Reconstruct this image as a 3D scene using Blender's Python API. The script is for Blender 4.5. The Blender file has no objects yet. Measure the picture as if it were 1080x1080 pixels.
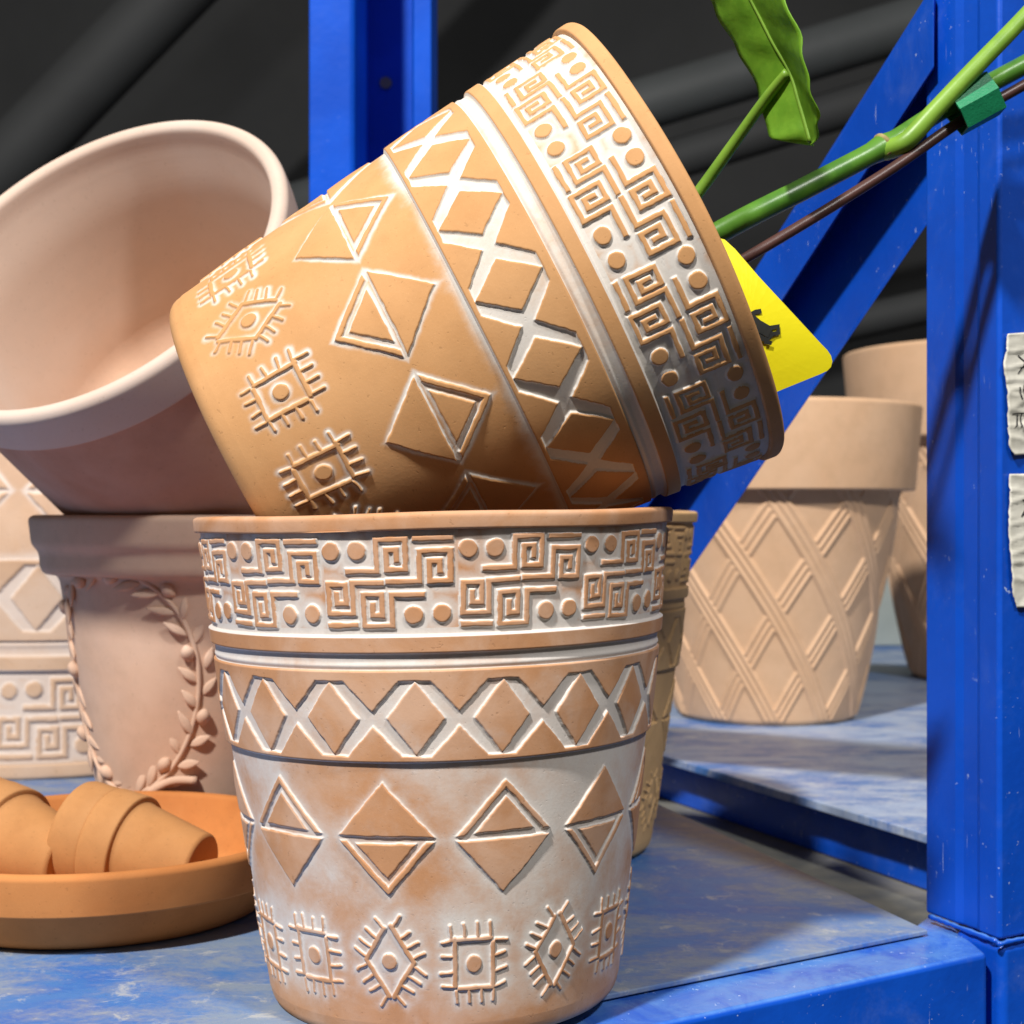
import bpy, bmesh, math, random
import numpy as np
from mathutils import Vector, Matrix, noise as mnoise

random.seed(7)
rng = np.random.default_rng(7)
S = bpy.context.scene
COL = S.collection
F, CH = 1600.0, 0.2                      # focal length in photo pixels, camera height above the shelf


def at(px, py, Y):
    return Vector(((px - 540) / F * Y, Y, CH - (py - 540) / F * Y))


# ------------------------------------------------------------------ tagging
def tag(o, label, cat, group=None, kind=None):
    if label: o['label'] = label
    if cat: o['category'] = cat
    if group: o['group'] = group
    if kind: o['kind'] = kind
    return o


def thing(name, label, cat, loc=(0, 0, 0), rot=None, group=None):
    o = bpy.data.objects.new(name, None)
    o.empty_display_size = 0.02
    COL.objects.link(o)
    o.location = loc
    if rot is not None:
        if isinstance(rot, Matrix):
            o.rotation_euler = rot.to_euler()
        else:
            o.rotation_euler = rot
    return tag(o, label, cat, group)


# ------------------------------------------------------------------ materials
def nodes_of(m):
    m.use_nodes = True
    nt = m.node_tree
    nt.nodes.clear()
    out = nt.nodes.new('ShaderNodeOutputMaterial')
    b = nt.nodes.new('ShaderNodeBsdfPrincipled')
    nt.links.new(b.outputs[0], out.inputs[0])
    return nt, b


def N(nt, typ, **kw):
    n = nt.nodes.new(typ)
    for k, v in kw.items():
        if k in n.inputs:
            n.inputs[k].default_value = v
        else:
            setattr(n, k, v)
    return n


def mixc(nt, fac, a, b, blend='MIX'):
    n = nt.nodes.new('ShaderNodeMix')
    n.data_type = 'RGBA'
    n.blend_type = blend
    for sock, v in ((n.inputs[0], fac), (n.inputs[6], a), (n.inputs[7], b)):
        if hasattr(v, 'is_linked'):
            nt.links.new(v, sock)
        elif isinstance(v, (int, float)):
            sock.default_value = v
        else:
            sock.default_value = (*v, 1)
    return n.outputs[2]


def math_n(nt, op, a, b=0.0, clamp=False):
    n = nt.nodes.new('ShaderNodeMath')
    n.operation = op
    n.use_clamp = clamp
    for sock, v in ((n.inputs[0], a), (n.inputs[1], b)):
        if hasattr(v, 'is_linked'):
            nt.links.new(v, sock)
        else:
            sock.default_value = v
    return n.outputs[0]


def ramp(nt, v, lo, hi, a=0.0, b=1.0):
    n = nt.nodes.new('ShaderNodeMapRange')
    n.interpolation_type = 'SMOOTHSTEP'
    nt.links.new(v, n.inputs[0])
    n.inputs[1].default_value = lo
    n.inputs[2].default_value = hi
    n.inputs[3].default_value = a
    n.inputs[4].default_value = b
    return n.outputs[0]


def tex(nt, vec, scale, detail=4, rough=0.55, dist=0.0):
    n = N(nt, 'ShaderNodeTexNoise', Scale=scale, Detail=detail, Roughness=rough, Distortion=dist)
    nt.links.new(vec, n.inputs['Vector'])
    return n.outputs[0]


def coords(nt, scale=(1, 1, 1), rot=(0, 0, 0), loc=(0, 0, 0)):
    c = nt.nodes.new('ShaderNodeTexCoord')
    m = nt.nodes.new('ShaderNodeMapping')
    nt.links.new(c.outputs['Object'], m.inputs[0])
    m.inputs['Scale'].default_value = scale
    m.inputs['Rotation'].default_value = rot
    m.inputs['Location'].default_value = loc
    return m.outputs[0]


def clay(name, clay_a, clay_b, slip=(0.665, 0.625, 0.585), bloom=(0.7, 0.55, 0.45), bloom_amt=0.0,
         bloom_scale=14, rough=0.82, shift=(0, 0, 0), slip_amp=0.62, smear=0.0, rings=0.0, lip=None):
    """unglazed earthenware; the mesh attribute 'slip' carries the white wash rubbed into the recesses"""
    m = bpy.data.materials.new(name)
    nt, b = nodes_of(m)
    v = coords(nt, loc=shift)
    big = tex(nt, v, 9, 4, 0.6)
    mid = tex(nt, v, 60, 5, 0.65)
    fine = tex(nt, v, 900, 3, 0.6)
    grain = tex(nt, v, 2600, 2, 0.5)
    c = mixc(nt, ramp(nt, big, 0.3, 0.7), clay_a, clay_b)
    c = mixc(nt, ramp(nt, mid, 0.35, 0.75, 0, 0.35), c, tuple(x * 0.72 for x in clay_b))
    # darker and lighter grains of the clay itself
    c = mixc(nt, ramp(nt, grain, 0.62, 0.75, 0, 0.35), c, tuple(min(1, x * 1.3 + 0.03) for x in clay_a))
    c = mixc(nt, ramp(nt, fine, 0.66, 0.78, 0, 0.35), c, tuple(x * 0.5 for x in clay_b))
    if bloom_amt:
        bl = ramp(nt, tex(nt, v, bloom_scale, 5, 0.6, 0.6), 0.35, 0.7, 0, bloom_amt)
        if lip:   # salts at the rim, painted warm bounced light deeper in, local height lip[0]..lip[1]
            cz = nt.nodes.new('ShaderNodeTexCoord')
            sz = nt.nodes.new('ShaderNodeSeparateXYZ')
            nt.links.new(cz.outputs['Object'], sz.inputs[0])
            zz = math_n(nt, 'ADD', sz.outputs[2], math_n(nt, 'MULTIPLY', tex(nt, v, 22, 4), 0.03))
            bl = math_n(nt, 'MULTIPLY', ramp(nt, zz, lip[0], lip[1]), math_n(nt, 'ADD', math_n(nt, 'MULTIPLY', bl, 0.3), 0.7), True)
        c = mixc(nt, bl, c, bloom)
    if smear:
        sm = ramp(nt, tex(nt, coords(nt, loc=(3.1, 1.7, 0.4)), 26, 4, 0.6, 0.8), 0.66, 0.74, 0, smear)
        c = mixc(nt, sm, c, (0.42, 0.16, 0.05))
    c = mixc(nt, ramp(nt, tex(nt, v, 620, 1, 0.4), 0.70, 0.76, 0, 0.22), c, tuple(x * 0.4 for x in clay_b))
    at_ = nt.nodes.new('ShaderNodeAttribute')
    at_.attribute_name = 'slip'
    nz = math_n(nt, 'MULTIPLY', math_n(nt, 'SUBTRACT', tex(nt, v, 150, 5, 0.7, 0.4), 0.5), slip_amp)
    nz2 = math_n(nt, 'MULTIPLY', math_n(nt, 'SUBTRACT', tex(nt, v, 34, 4, 0.6, 0.3), 0.5), slip_amp * 1.1)
    s = at_.outputs['Fac']
    mask = ramp(nt, s, 0.02, 0.12)
    s = math_n(nt, 'ADD', s, math_n(nt, 'MULTIPLY', math_n(nt, 'ADD', nz, nz2), mask))
    s = ramp(nt, s, 0.12, 1.0, 0, 0.95)
    slipc = mixc(nt, ramp(nt, fine, 0.4, 0.7, 0, 0.25), slip, tuple(x * 0.82 for x in slip))
    c = mixc(nt, s, c, slipc)
    nt.links.new(c, b.inputs['Base Color'])
    b.inputs['Roughness'].default_value = rough
    b.inputs['Specular IOR Level'].default_value = 0.3
    bp = nt.nodes.new('ShaderNodeBump')
    bp.inputs['Strength'].default_value = 0.16
    bp.inputs['Distance'].default_value = 0.0004
    pit = ramp(nt, tex(nt, v, 620, 1, 0.4), 0.70, 0.76, 0, 1)
    h0 = math_n(nt, 'MULTIPLY', pit, -1.6)
    if rings:
        h0 = math_n(nt, 'ADD', h0, math_n(nt, 'MULTIPLY', tex(nt, coords(nt, (3, 3, 260), loc=shift), 1.0, 3, 0.6, 0.1), rings))
    h = math_n(nt, 'ADD', math_n(nt, 'MULTIPLY', fine, 0.7), math_n(nt, 'MULTIPLY', tex(nt, v, 380, 4, 0.6), 0.5))
    nt.links.new(math_n(nt, 'ADD', h, h0), bp.inputs['Height'])
    nt.links.new(bp.outputs[0], b.inputs['Normal'])
    return m


def blue_paint(name, base=(0.003, 0.080, 0.56), dark=(0.002, 0.052, 0.40), wear=0.5, rough=0.3, shift=(0, 0, 0), spec=0.5, lit_dust=0.0):
    m = bpy.data.materials.new(name)
    nt, b = nodes_of(m)
    v = coords(nt, loc=shift)
    c = mixc(nt, ramp(nt, tex(nt, v, 14, 4), 0.3, 0.7, 0, 0.7), base, dark)
    # dusty haze rubbed on the paint
    c = mixc(nt, ramp(nt, tex(nt, v, 22, 6, 0.7, 0.5), 0.52, 0.8, 0, 0.22 * wear), c, (0.22, 0.32, 0.55))
    if lit_dust:   # light painted onto up-facing sides, mixed with dusty rub marks
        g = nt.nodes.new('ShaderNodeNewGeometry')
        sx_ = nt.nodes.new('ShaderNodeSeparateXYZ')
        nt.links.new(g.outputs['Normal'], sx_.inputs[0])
        d_ = math_n(nt, 'MULTIPLY', ramp(nt, sx_.outputs[2], 0.5, 0.9), ramp(nt, tex(nt, v, 30, 6, 0.7, 0.8), 0.3, 0.62, 0.12, lit_dust))
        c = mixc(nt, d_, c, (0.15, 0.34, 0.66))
    # chips and scratches
    sp = tex(nt, v, 210, 3, 0.6, 0.3)
    gate = ramp(nt, tex(nt, v, 16, 3), 0.44, 0.6)
    chips = math_n(nt, 'MULTIPLY', ramp(nt, sp, 0.68, 0.73), gate)
    s1 = ramp(nt, tex(nt, coords(nt, (700, 700, 60), (0.4, 0.2, 0.3)), 1.0, 2, 0.5, 0.5), 0.72, 0.77)
    s2 = ramp(nt, tex(nt, coords(nt, (90, 800, 500), (0.2, 0.7, 0.5)), 1.0, 2, 0.5, 0.8), 0.72, 0.77)
    sc = math_n(nt, 'MULTIPLY', math_n(nt, 'MAXIMUM', s1, s2), ramp(nt, tex(nt, v, 24, 3), 0.45, 0.62))
    w = math_n(nt, 'MULTIPLY', math_n(nt, 'MAXIMUM', chips, sc), wear, True)
    c = mixc(nt, w, c, (0.5, 0.6, 0.75))
    rust = math_n(nt, 'MULTIPLY', ramp(nt, tex(nt, v, 75, 5, 0.7, 0.3), 0.68, 0.73), ramp(nt, tex(nt, v, 9, 2), 0.5, 0.6, 0, 0.7 * wear))
    c = mixc(nt, rust, c, (0.16, 0.09, 0.06))
    nt.links.new(c, b.inputs['Base Color'])
    b.inputs['Specular IOR Level'].default_value = spec
    r = math_n(nt, 'ADD', math_n(nt, 'MULTIPLY', w, 0.3), math_n(nt, 'ADD', rough - 0.06, math_n(nt, 'MULTIPLY', tex(nt, v, 40, 4), 0.16)))
    nt.links.new(r, b.inputs['Roughness'])
    bp = nt.nodes.new('ShaderNodeBump')
    bp.inputs['Strength'].default_value = 0.16
    bp.inputs['Distance'].default_value = 0.001
    nt.links.new(math_n(nt, 'ADD', tex(nt, v, 190, 2), math_n(nt, 'MULTIPLY', tex(nt, v, 60, 2), 1.5)), bp.inputs['Height'])
    nt.links.new(bp.outputs[0], b.inputs['Normal'])
    return m


def worn_shelf(name, ang, bias=0.0, pale_a=(0.20, 0.27, 0.38), pale_b=(0.32, 0.34, 0.34)):
    m = bpy.data.materials.new(name)
    nt, b = nodes_of(m)
    v = coords(nt)
    vs = coords(nt, (1.0, 1.9, 1), (0, 0, ang))
    n1 = tex(nt, vs, 5.5, 6, 0.62, 0.7)
    n2 = tex(nt, vs, 26, 6, 0.7, 0.5)
    n3 = tex(nt, v, 300, 4, 0.7)
    s = math_n(nt, 'ADD', math_n(nt, 'ADD', math_n(nt, 'MULTIPLY', n1, 0.9), math_n(nt, 'MULTIPLY', n2, 0.55)),
               math_n(nt, 'MULTIPLY', n3, 0.18))
    t = ramp(nt, s, 0.72 + bias, 0.97 + bias)
    blue = mixc(nt, ramp(nt, n2, 0.35, 0.65), (0.018, 0.11, 0.44), (0.06, 0.18, 0.46))
    pale = mixc(nt, ramp(nt, n1, 0.35, 0.65), pale_a, pale_b)
    c = mixc(nt, t, pale, blue)
    c = mixc(nt, ramp(nt, tex(nt, v, 48, 6, 0.75, 0.5), 0.56, 0.68, 0, 0.6), c, (0.5, 0.5, 0.45))
    sc = ramp(nt, tex(nt, coords(nt, (40, 700, 10), (0, 0, 0.5)), 1.0, 2, 0.5, 0.6), 0.7, 0.75, 0, 0.5)
    c = mixc(nt, sc, c, (0.6, 0.62, 0.62))
    c = mixc(nt, ramp(nt, tex(nt, v, 420, 2), 0.72, 0.76, 0, 0.6), c, (0.09, 0.1, 0.13))
    nt.links.new(c, b.inputs['Base Color'])
    b.inputs['Roughness'].default_value = 0.42
    bp = nt.nodes.new('ShaderNodeBump')
    bp.inputs['Strength'].default_value = 0.25
    bp.inputs['Distance'].default_value = 0.0008
    nt.links.new(math_n(nt, 'ADD', n3, n2), bp.inputs['Height'])
    nt.links.new(bp.outputs[0], b.inputs['Normal'])
    return m


def plain(name, col, col2=None, rough=0.6, scale=30, bump=0.1, bscale=200, trans=0.0, spec=0.4, sub=0.0):
    m = bpy.data.materials.new(name)
    nt, b = nodes_of(m)
    v = coords(nt)
    c = mixc(nt, ramp(nt, tex(nt, v, scale, 5, 0.6, 0.3), 0.35, 0.68), col, col2 or tuple(x * 0.75 for x in col))
    nt.links.new(c, b.inputs['Base Color'])
    b.inputs['Roughness'].default_value = rough
    b.inputs['Specular IOR Level'].default_value = spec
    if bump:
        bp = nt.nodes.new('ShaderNodeBump')
        bp.inputs['Strength'].default_value = bump
        bp.inputs['Distance'].default_value = 0.001
        nt.links.new(tex(nt, v, bscale, 4), bp.inputs['Height'])
        nt.links.new(bp.outputs[0], b.inputs['Normal'])
    if trans:
        t = nt.nodes.new('ShaderNodeBsdfTranslucent')
        tc = mixc(nt, 1.0, c, (1.0, 1.0, 0.35), 'MULTIPLY')
        br = nt.nodes.new('ShaderNodeBrightContrast')
        br.inputs['Bright'].default_value = 0.06
        nt.links.new(tc, br.inputs[0])
        nt.links.new(br.outputs[0], t.inputs[0])
        mx = nt.nodes.new('ShaderNodeMixShader')
        mx.inputs[0].default_value = trans
        nt.links.new(b.outputs[0], mx.inputs[1])
        nt.links.new(t.outputs[0], mx.inputs[2])
        out = [n for n in nt.nodes if n.type == 'OUTPUT_MATERIAL'][0]
        nt.links.new(mx.outputs[0], out.inputs[0])
    return m


M_front = clay('washed_clay', (0.56, 0.285, 0.14), (0.50, 0.235, 0.105), bloom=(0.66, 0.46, 0.34), bloom_amt=0.55,
               bloom_scale=30, smear=0.35)
M_tilt = clay('amber_clay', (0.59, 0.315, 0.135), (0.53, 0.265, 0.10), bloom=(0.62, 0.36, 0.17), bloom_amt=0.35, shift=(2, 1, 0), slip=(0.665, 0.63, 0.58))
M_far = clay('ochre_clay', (0.66, 0.42, 0.20), (0.60, 0.36, 0.16), shift=(4, 1, 2))
M_big = clay('pale_washed_clay', (0.60, 0.40, 0.26), (0.55, 0.34, 0.21), slip=(0.66, 0.56, 0.49), bloom=(0.66, 0.52, 0.42), bloom_amt=0.6, shift=(1, 5, 2))
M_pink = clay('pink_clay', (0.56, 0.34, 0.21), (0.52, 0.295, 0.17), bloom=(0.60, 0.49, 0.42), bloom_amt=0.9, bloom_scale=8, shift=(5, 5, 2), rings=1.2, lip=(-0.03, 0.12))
M_garland = clay('rose_clay', (0.66, 0.45, 0.325), (0.62, 0.40, 0.28), bloom=(0.68, 0.5, 0.4), bloom_amt=0.45, bloom_scale=12, shift=(2, 8, 1))
M_rose = clay('brown_rose_clay', (0.55, 0.30, 0.20), (0.50, 0.25, 0.155), bloom=(0.6, 0.42, 0.34), bloom_amt=0.3, bloom_scale=12, shift=(6, 8, 1), rings=1.0)
M_basket = clay('salmon_clay', (0.70, 0.46, 0.29), (0.66, 0.41, 0.24), bloom=(0.66, 0.44, 0.28), bloom_amt=0.5, shift=(9, 3, 1))
M_saucer = clay('orange_clay', (0.58, 0.22, 0.06), (0.50, 0.175, 0.045), bloom=(0.6, 0.28, 0.1), bloom_amt=0.3, shift=(7, 3, 3), rings=0.9)
M_small = clay('honey_clay', (0.56, 0.265, 0.095), (0.48, 0.21, 0.07), bloom=(0.60, 0.35, 0.17), bloom_amt=0.3, shift=(8, 2, 6), rings=0.9)
M_blue = blue_paint('blue_rack_paint', wear=0.75)
M_blue2 = blue_paint('blue_beam_paint', base=(0.004, 0.085, 0.58), wear=0.9, rough=0.22, shift=(3, 1, 2), lit_dust=0.6)
M_blue3 = blue_paint('blue_far_paint', wear=0.15, rough=0.45, spec=0.12, shift=(6, 1, 2))
M_shelf = worn_shelf('worn_blue_shelf_paint', 0.5, -0.04)
M_shelf2 = worn_shelf('worn_pale_shelf_paint', -0.1, -0.02, (0.33, 0.43, 0.62), (0.54, 0.57, 0.58))


# ------------------------------------------------------------------ mesh builders
def link_mesh(name, me, mat, parent=None, smooth=True):
    o = bpy.data.objects.new(name, me)
    COL.objects.link(o)
    if mat: me.materials.append(mat)
    if smooth:
        me.polygons.foreach_set('use_smooth', np.ones(len(me.polygons), dtype=bool))
    if parent: o.parent = parent
    me.update()
    return o


def grid_mesh(name, P, mat, parent=None, wrap=True, slip=None, flip=False):
    r, c = P.shape[:2]
    me = bpy.data.meshes.new(name)
    me.vertices.add(r * c)
    me.vertices.foreach_set('co', P.reshape(-1).astype(np.float32))
    cc = c if wrap else c - 1
    i, j = np.meshgrid(np.arange(r - 1), np.arange(cc), indexing='ij')
    a = i * c + j
    b_ = i * c + (j + 1) % c
    d = (i + 1) * c + j
    e = (i + 1) * c + (j + 1) % c
    q = np.stack([a, d, e, b_], -1).reshape(-1, 4)
    if flip: q = q[:, ::-1]
    n = len(q)
    me.loops.add(n * 4)
    me.loops.foreach_set('vertex_index', q.reshape(-1).astype(np.int32))
    me.polygons.add(n)
    me.polygons.foreach_set('loop_start', (np.arange(n) * 4).astype(np.int32))
    me.update(calc_edges=True)
    me.validate()
    if slip is not None:
        at_ = me.attributes.new('slip', 'FLOAT', 'POINT')
        at_.data.foreach_set('value', slip.reshape(-1).astype(np.float32))
    return link_mesh(name, me, mat, parent)


def lathe(name, prof, mat, parent=None, seg=160, wob=0.0):
    """prof: (r, z) list going from outside-top down; smooth"""
    th = np.linspace(0, 2 * np.pi, seg, endpoint=False)
    pr = np.array(prof)
    P = np.zeros((len(pr), seg, 3))
    w = 1 + wob * np.sin(2 * th + 0.7)[None, :]
    P[..., 0] = pr[:, :1] * np.sin(th)[None] * w
    P[..., 1] = -pr[:, :1] * np.cos(th)[None] * w
    P[..., 2] = pr[:, 1:2]
    return grid_mesh(name, P, mat, parent)


def rounded(pts, rad=0.0015, n=4):
    """round the corners of an open (r, z) polyline"""
    out = [pts[0]]
    for k in range(1, len(pts) - 1):
        p0, p1, p2 = (Vector((*p[:2], 0)) for p in (pts[k - 1], pts[k], pts[k + 1]))
        rr = pts[k][2] if len(pts[k]) > 2 else rad
        a, b = p0 - p1, p2 - p1
        rr = min(rr, a.length * 0.49, b.length * 0.49)
        s, e = p1 + a.normalized() * rr, p1 + b.normalized() * rr
        for q in range(n + 1):
            t = q / n
            v = s * (1 - t) ** 2 + p1 * 2 * t * (1 - t) + e * t * t
            out.append((v.x, v.y))
    out.append(pts[-1])
    return [tuple(p[:2]) for p in out]


def tube(bm, pts, rads, seg=10, caps=True):
    pts = [Vector(p) for p in pts]
    rings = []
    up = Vector((0.13, 0.37, 0.92))
    for i, p in enumerate(pts):
        t = (pts[min(i + 1, len(pts) - 1)] - pts[max(i - 1, 0)]).normalized()
        s = t.cross(up).normalized()
        u = s.cross(t)
        r = rads[i] if hasattr(rads, '__len__') else rads
        rings.append([bm.verts.new(p + (s * math.cos(2 * math.pi * k / seg) + u * math.sin(2 * math.pi * k / seg)) * r) for k in range(seg)])
    for a, b in zip(rings, rings[1:]):
        for k in range(seg):
            bm.faces.new((a[k], a[(k + 1) % seg], b[(k + 1) % seg], b[k]))
    if caps:
        bm.faces.new(list(reversed(rings[0])))
        bm.faces.new(rings[-1])


def bm_obj(name, bm, mat, parent=None, smooth=True, bevel=0.0, bseg=3):
    bmesh.ops.recalc_face_normals(bm, faces=bm.faces)
    me = bpy.data.meshes.new(name)
    bm.to_mesh(me)
    bm.free()
    o = link_mesh(name, me, mat, parent, smooth)
    if bevel:
        md = o.modifiers.new('edge', 'BEVEL')
        md.width = bevel
        md.segments = bseg
        md.limit_method = 'ANGLE'
        md.harden_normals = True
    return o


def prism(bm, plan, z0, z1):
    lo = [bm.verts.new((p[0], p[1], z0)) for p in plan]
    hi = [bm.verts.new((p[0], p[1], z1)) for p in plan]
    n = len(plan)
    for k in range(n):
        bm.faces.new((lo[k], lo[(k + 1) % n], hi[(k + 1) % n], hi[k]))
    bm.faces.new(list(reversed(lo)))
    bm.faces.new(hi)


def spline(pts, n=40):
    pts = [Vector(p) for p in pts]
    q = [pts[0] * 2 - pts[1]] + pts + [pts[-1] * 2 - pts[-2]]
    out = []
    m = len(pts) - 1
    for k in range(n + 1):
        t = k / n * m
        i = min(int(t), m - 1)
        f = t - i
        a, b, c, d = q[i:i + 4]
        out.append(0.5 * ((2 * b) + (c - a) * f + (2 * a - 5 * b + 4 * c - d) * f * f + (3 * b - a - 3 * c + d) * f ** 3))
    return out


# ------------------------------------------------------------------ relief pattern of the embossed pots (metres)
def sstep(x):
    x = np.clip(x, 0, 1)
    return x * x * (3 - 2 * x)


def seg_d(X, Y, a, b):
    ax, ay = a
    bx, by = b
    dx, dy = bx - ax, by - ay
    L = dx * dx + dy * dy
    t = np.clip(((X - ax) * dx + (Y - ay) * dy) / max(L, 1e-12), 0, 1)
    return np.hypot(X - ax - t * dx, Y - ay - t * dy)


def box_seg(X, Y, a, b, hw):
    """axis-aligned stroke with square ends"""
    x0, x1 = min(a[0], b[0]) - hw, max(a[0], b[0]) + hw
    y0, y1 = min(a[1], b[1]) - hw, max(a[1], b[1]) + hw
    dx = np.maximum(x0 - X, X - x1)
    dy = np.maximum(y0 - Y, Y - y1)
    return np.where((dx > 0) & (dy > 0), np.hypot(dx, dy), np.maximum(dx, dy))


KEY = [
    [(110, 145), (230, 145), (230, 20), (345, 20), (345, 140), (270, 140), (270, 60), (310, 60), (310, 102)],
    [(385, 20), (522, 20)],
    [(275, 190), (400, 190), (400, 70), (522, 70), (522, 190), (440, 190), (440, 112), (482, 112), (482, 152)],
    [(245, 195), (125, 195), (125, 325), (20, 325), (20, 200), (95, 200), (95, 282), (55, 282), (55, 240)],
    [(20, 372), (130, 372)],
    [(410, 245), (285, 245), (285, 375), (170, 375), (170, 245), (245, 245), (245, 332), (207, 332), (207, 288)],
]
DOTS = [(40, 63), (150, 63), (372, 330), (487, 325)]


def key_sdf(T, Z):
    pitch = 30.0
    k = 0.0856e-3
    u = (T + 22.4) % pitch
    X = u / pitch * 552
    Y = (0.1923 - Z) / 0.0880e-3
    d = np.full(T.shape, 200.0)
    for path in KEY:
        for a, b in zip(path, path[1:]):
            d = np.minimum(d, box_seg(X, Y, a, b, 12.3))
    for (cx, cy) in DOTS:
        d = np.minimum(d, np.hypot(X - cx, (Y - cy) * 1.0) - 39)
    return d * k


def lattice_sdf(T, Z):
    """negative on the raised brown diamonds, triangles and margins"""
    pitch = 20.3
    u = ((T + 2.6 + pitch / 2) % pitch) / pitch - 0.5
    zc, hz = 0.1252, 0.0139
    w = (Z - zc) / hz
    R = 0.091
    au, aw = np.abs(u), np.abs(w)
    L = pitch * math.pi / 180 * R
    s_d = 1 / math.hypot(1 / (0.335 * L), 1 / hz)
    dia = (au / 0.335 + aw - 1) * s_d
    up = 0.5 - au
    s_t = 1 / math.hypot(2.57 / L, 1 / hz)
    tri = (up * 2.50 + 0.18 - aw) * s_t
    marg = (1.0 - aw) * hz
    return np.minimum(np.minimum(dia, tri), marg)


def tri_sdf(T, Z):
    pitch = 30.6
    ph = T + 11.6 + pitch / 2
    idx = np.floor(ph / pitch).astype(int)
    u = (ph % pitch) / pitch - 0.5
    X = np.abs(u) * pitch * math.pi / 180 * (0.0765 + 0.0215 * Z / 0.2)
    y = Z - 0.0800
    W, Hh = 0.0196, 0.0214
    nrm = math.hypot(1 / W, 1 / Hh)
    ds = (X / W + np.abs(y) / Hh - 1) / nrm
    db = 0.0008 - np.abs(y)
    solid = np.maximum(ds, db)
    stroke = np.maximum(np.abs(ds + 0.0011) - 0.0011, db + 0.0002)
    inner = np.maximum(ds + 0.0044, db + 0.0010)
    framed = np.minimum(stroke, inner)
    upper = y > 0
    framed_up = (idx % 2 != 0)
    return np.where(upper == framed_up, framed, solid)


def sun_sdf(T, Z, suns):
    out = np.full(T.shape, 0.05)
    zc = 0.0322
    mm = 1e-3
    for (deg, kind, dz) in suns:
        sel = np.abs(T - deg) < 16
        if not sel.any(): continue
        cols = np.where(sel.any(axis=0))[0]
        sl = (slice(None), slice(cols[0], cols[-1] + 1))
        t, z = T[sl], Z[sl]
        X = (t - deg) * math.pi / 180 * 0.0795 / mm
        Y = (z - zc - dz) / mm
        r = random.Random(int(deg * 10) + 500)
        d = np.hypot(X, Y * 0.92) - 3.1
        segs = []
        if kind == 's':
            a, b = 7.4, 9.4
            fr = [((-a, -b + 1), (-a, b + 0.4)), ((-a - 1.2, b), (a - 1, b)), ((a, b - 2.0), (a, -b)), ((a, -b), (-a + 1.6, -b))]
            for q in range(4):
                x = -8.6 + 5.0 * q
                segs.append(((x, b + 1.1), (x + 0.5 * (q - 1.5) * 0.4 + r.uniform(-.5, .5), b + 5.6 + r.uniform(-.6, .5))))
                segs.append(((x + 1.5, -b - 1.1), (x + 1.5 + r.uniform(-.5, .5), -b - 5.4 + r.uniform(-.6, .6))))
                y = -9.2 + 5.9 * q
                segs.append(((a + 1.0, y), (a + 5.4 + r.uniform(-.6, .5), y + r.uniform(-.4, 1.2))))
                segs.append(((-a - 1.0, y + .6), (-a - 5.2 + r.uniform(-.6, .5), y + .6 + r.uniform(-1.0, .6))))
        else:
            a, b = 9.6, 14.0
            fr = [((-1.3, b - 1.0), (-a, 0.4)), ((1.3, b), (a, 0)), ((a, 0), (0.9, -b)), ((-a, 0.4), (-1.1, -b + .4))]
            for sx in (-1, 1):
                for sy in (-1, 1):
                    for q in range(4):
                        f = 0.08 + 0.27 * q
                        px, py = a * (1 - f) * sx, b * f * sy
                        nx, ny = 0.86 * sx, 0.55 * sy
                        if q == 3: nx, ny = 0.62 * sx, 0.78 * sy
                        l = 5.2 + r.uniform(-.7, .5)
                        segs.append(((px + nx * 1.4, py + ny * 1.4), (px + nx * (l + .8), py + ny * (l + .8) + r.uniform(-.6, .6))))
        for p, q in fr:
            d = np.minimum(d, seg_d(X, Y, p, q) - 0.95)
        for p, q in segs:
            d = np.minimum(d, seg_d(X, Y, p, q) - 0.62)
        out[sl] = np.minimum(out[sl], d * mm)
    return out


def fbm(T, Z, f, seed):
    """cheap smooth noise on the pot surface, 0..1"""
    r = np.random.default_rng(seed)
    out = np.zeros(T.shape)
    tot = 0
    for k in range(14):
        fx = r.normal() * f * 0.012
        fz = r.normal() * f * 11
        a = 1 / (1 + 0.12 * k)
        out += a * np.sin(T * fx * 2 + Z * fz * 2 + r.uniform(0, 6.28))
        tot += a * a / 2
    return 0.5 + 0.22 * out / math.sqrt(tot)


SUNS_A = [(-61, 's', -.001), (-37.5, 's', 0), (-12.6, 'd', 0.0008), (11, 's', -.0004), (36, 'd', 0.0005), (61, 's', 0), (85, 'd', 0), (-86, 'd', 0)]
SUNS_B = [(-80, 's', 0), (-56, 's', 0), (-31.5, 'd', 0), (-6.5, 's', 0), (19, 's', 0), (43, 'd', 0), (66, 's', 0)]
RB = lambda z: np.interp(z, [0.0, 0.125, 0.2], [0.0724, 0.0896, 0.0980])


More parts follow.
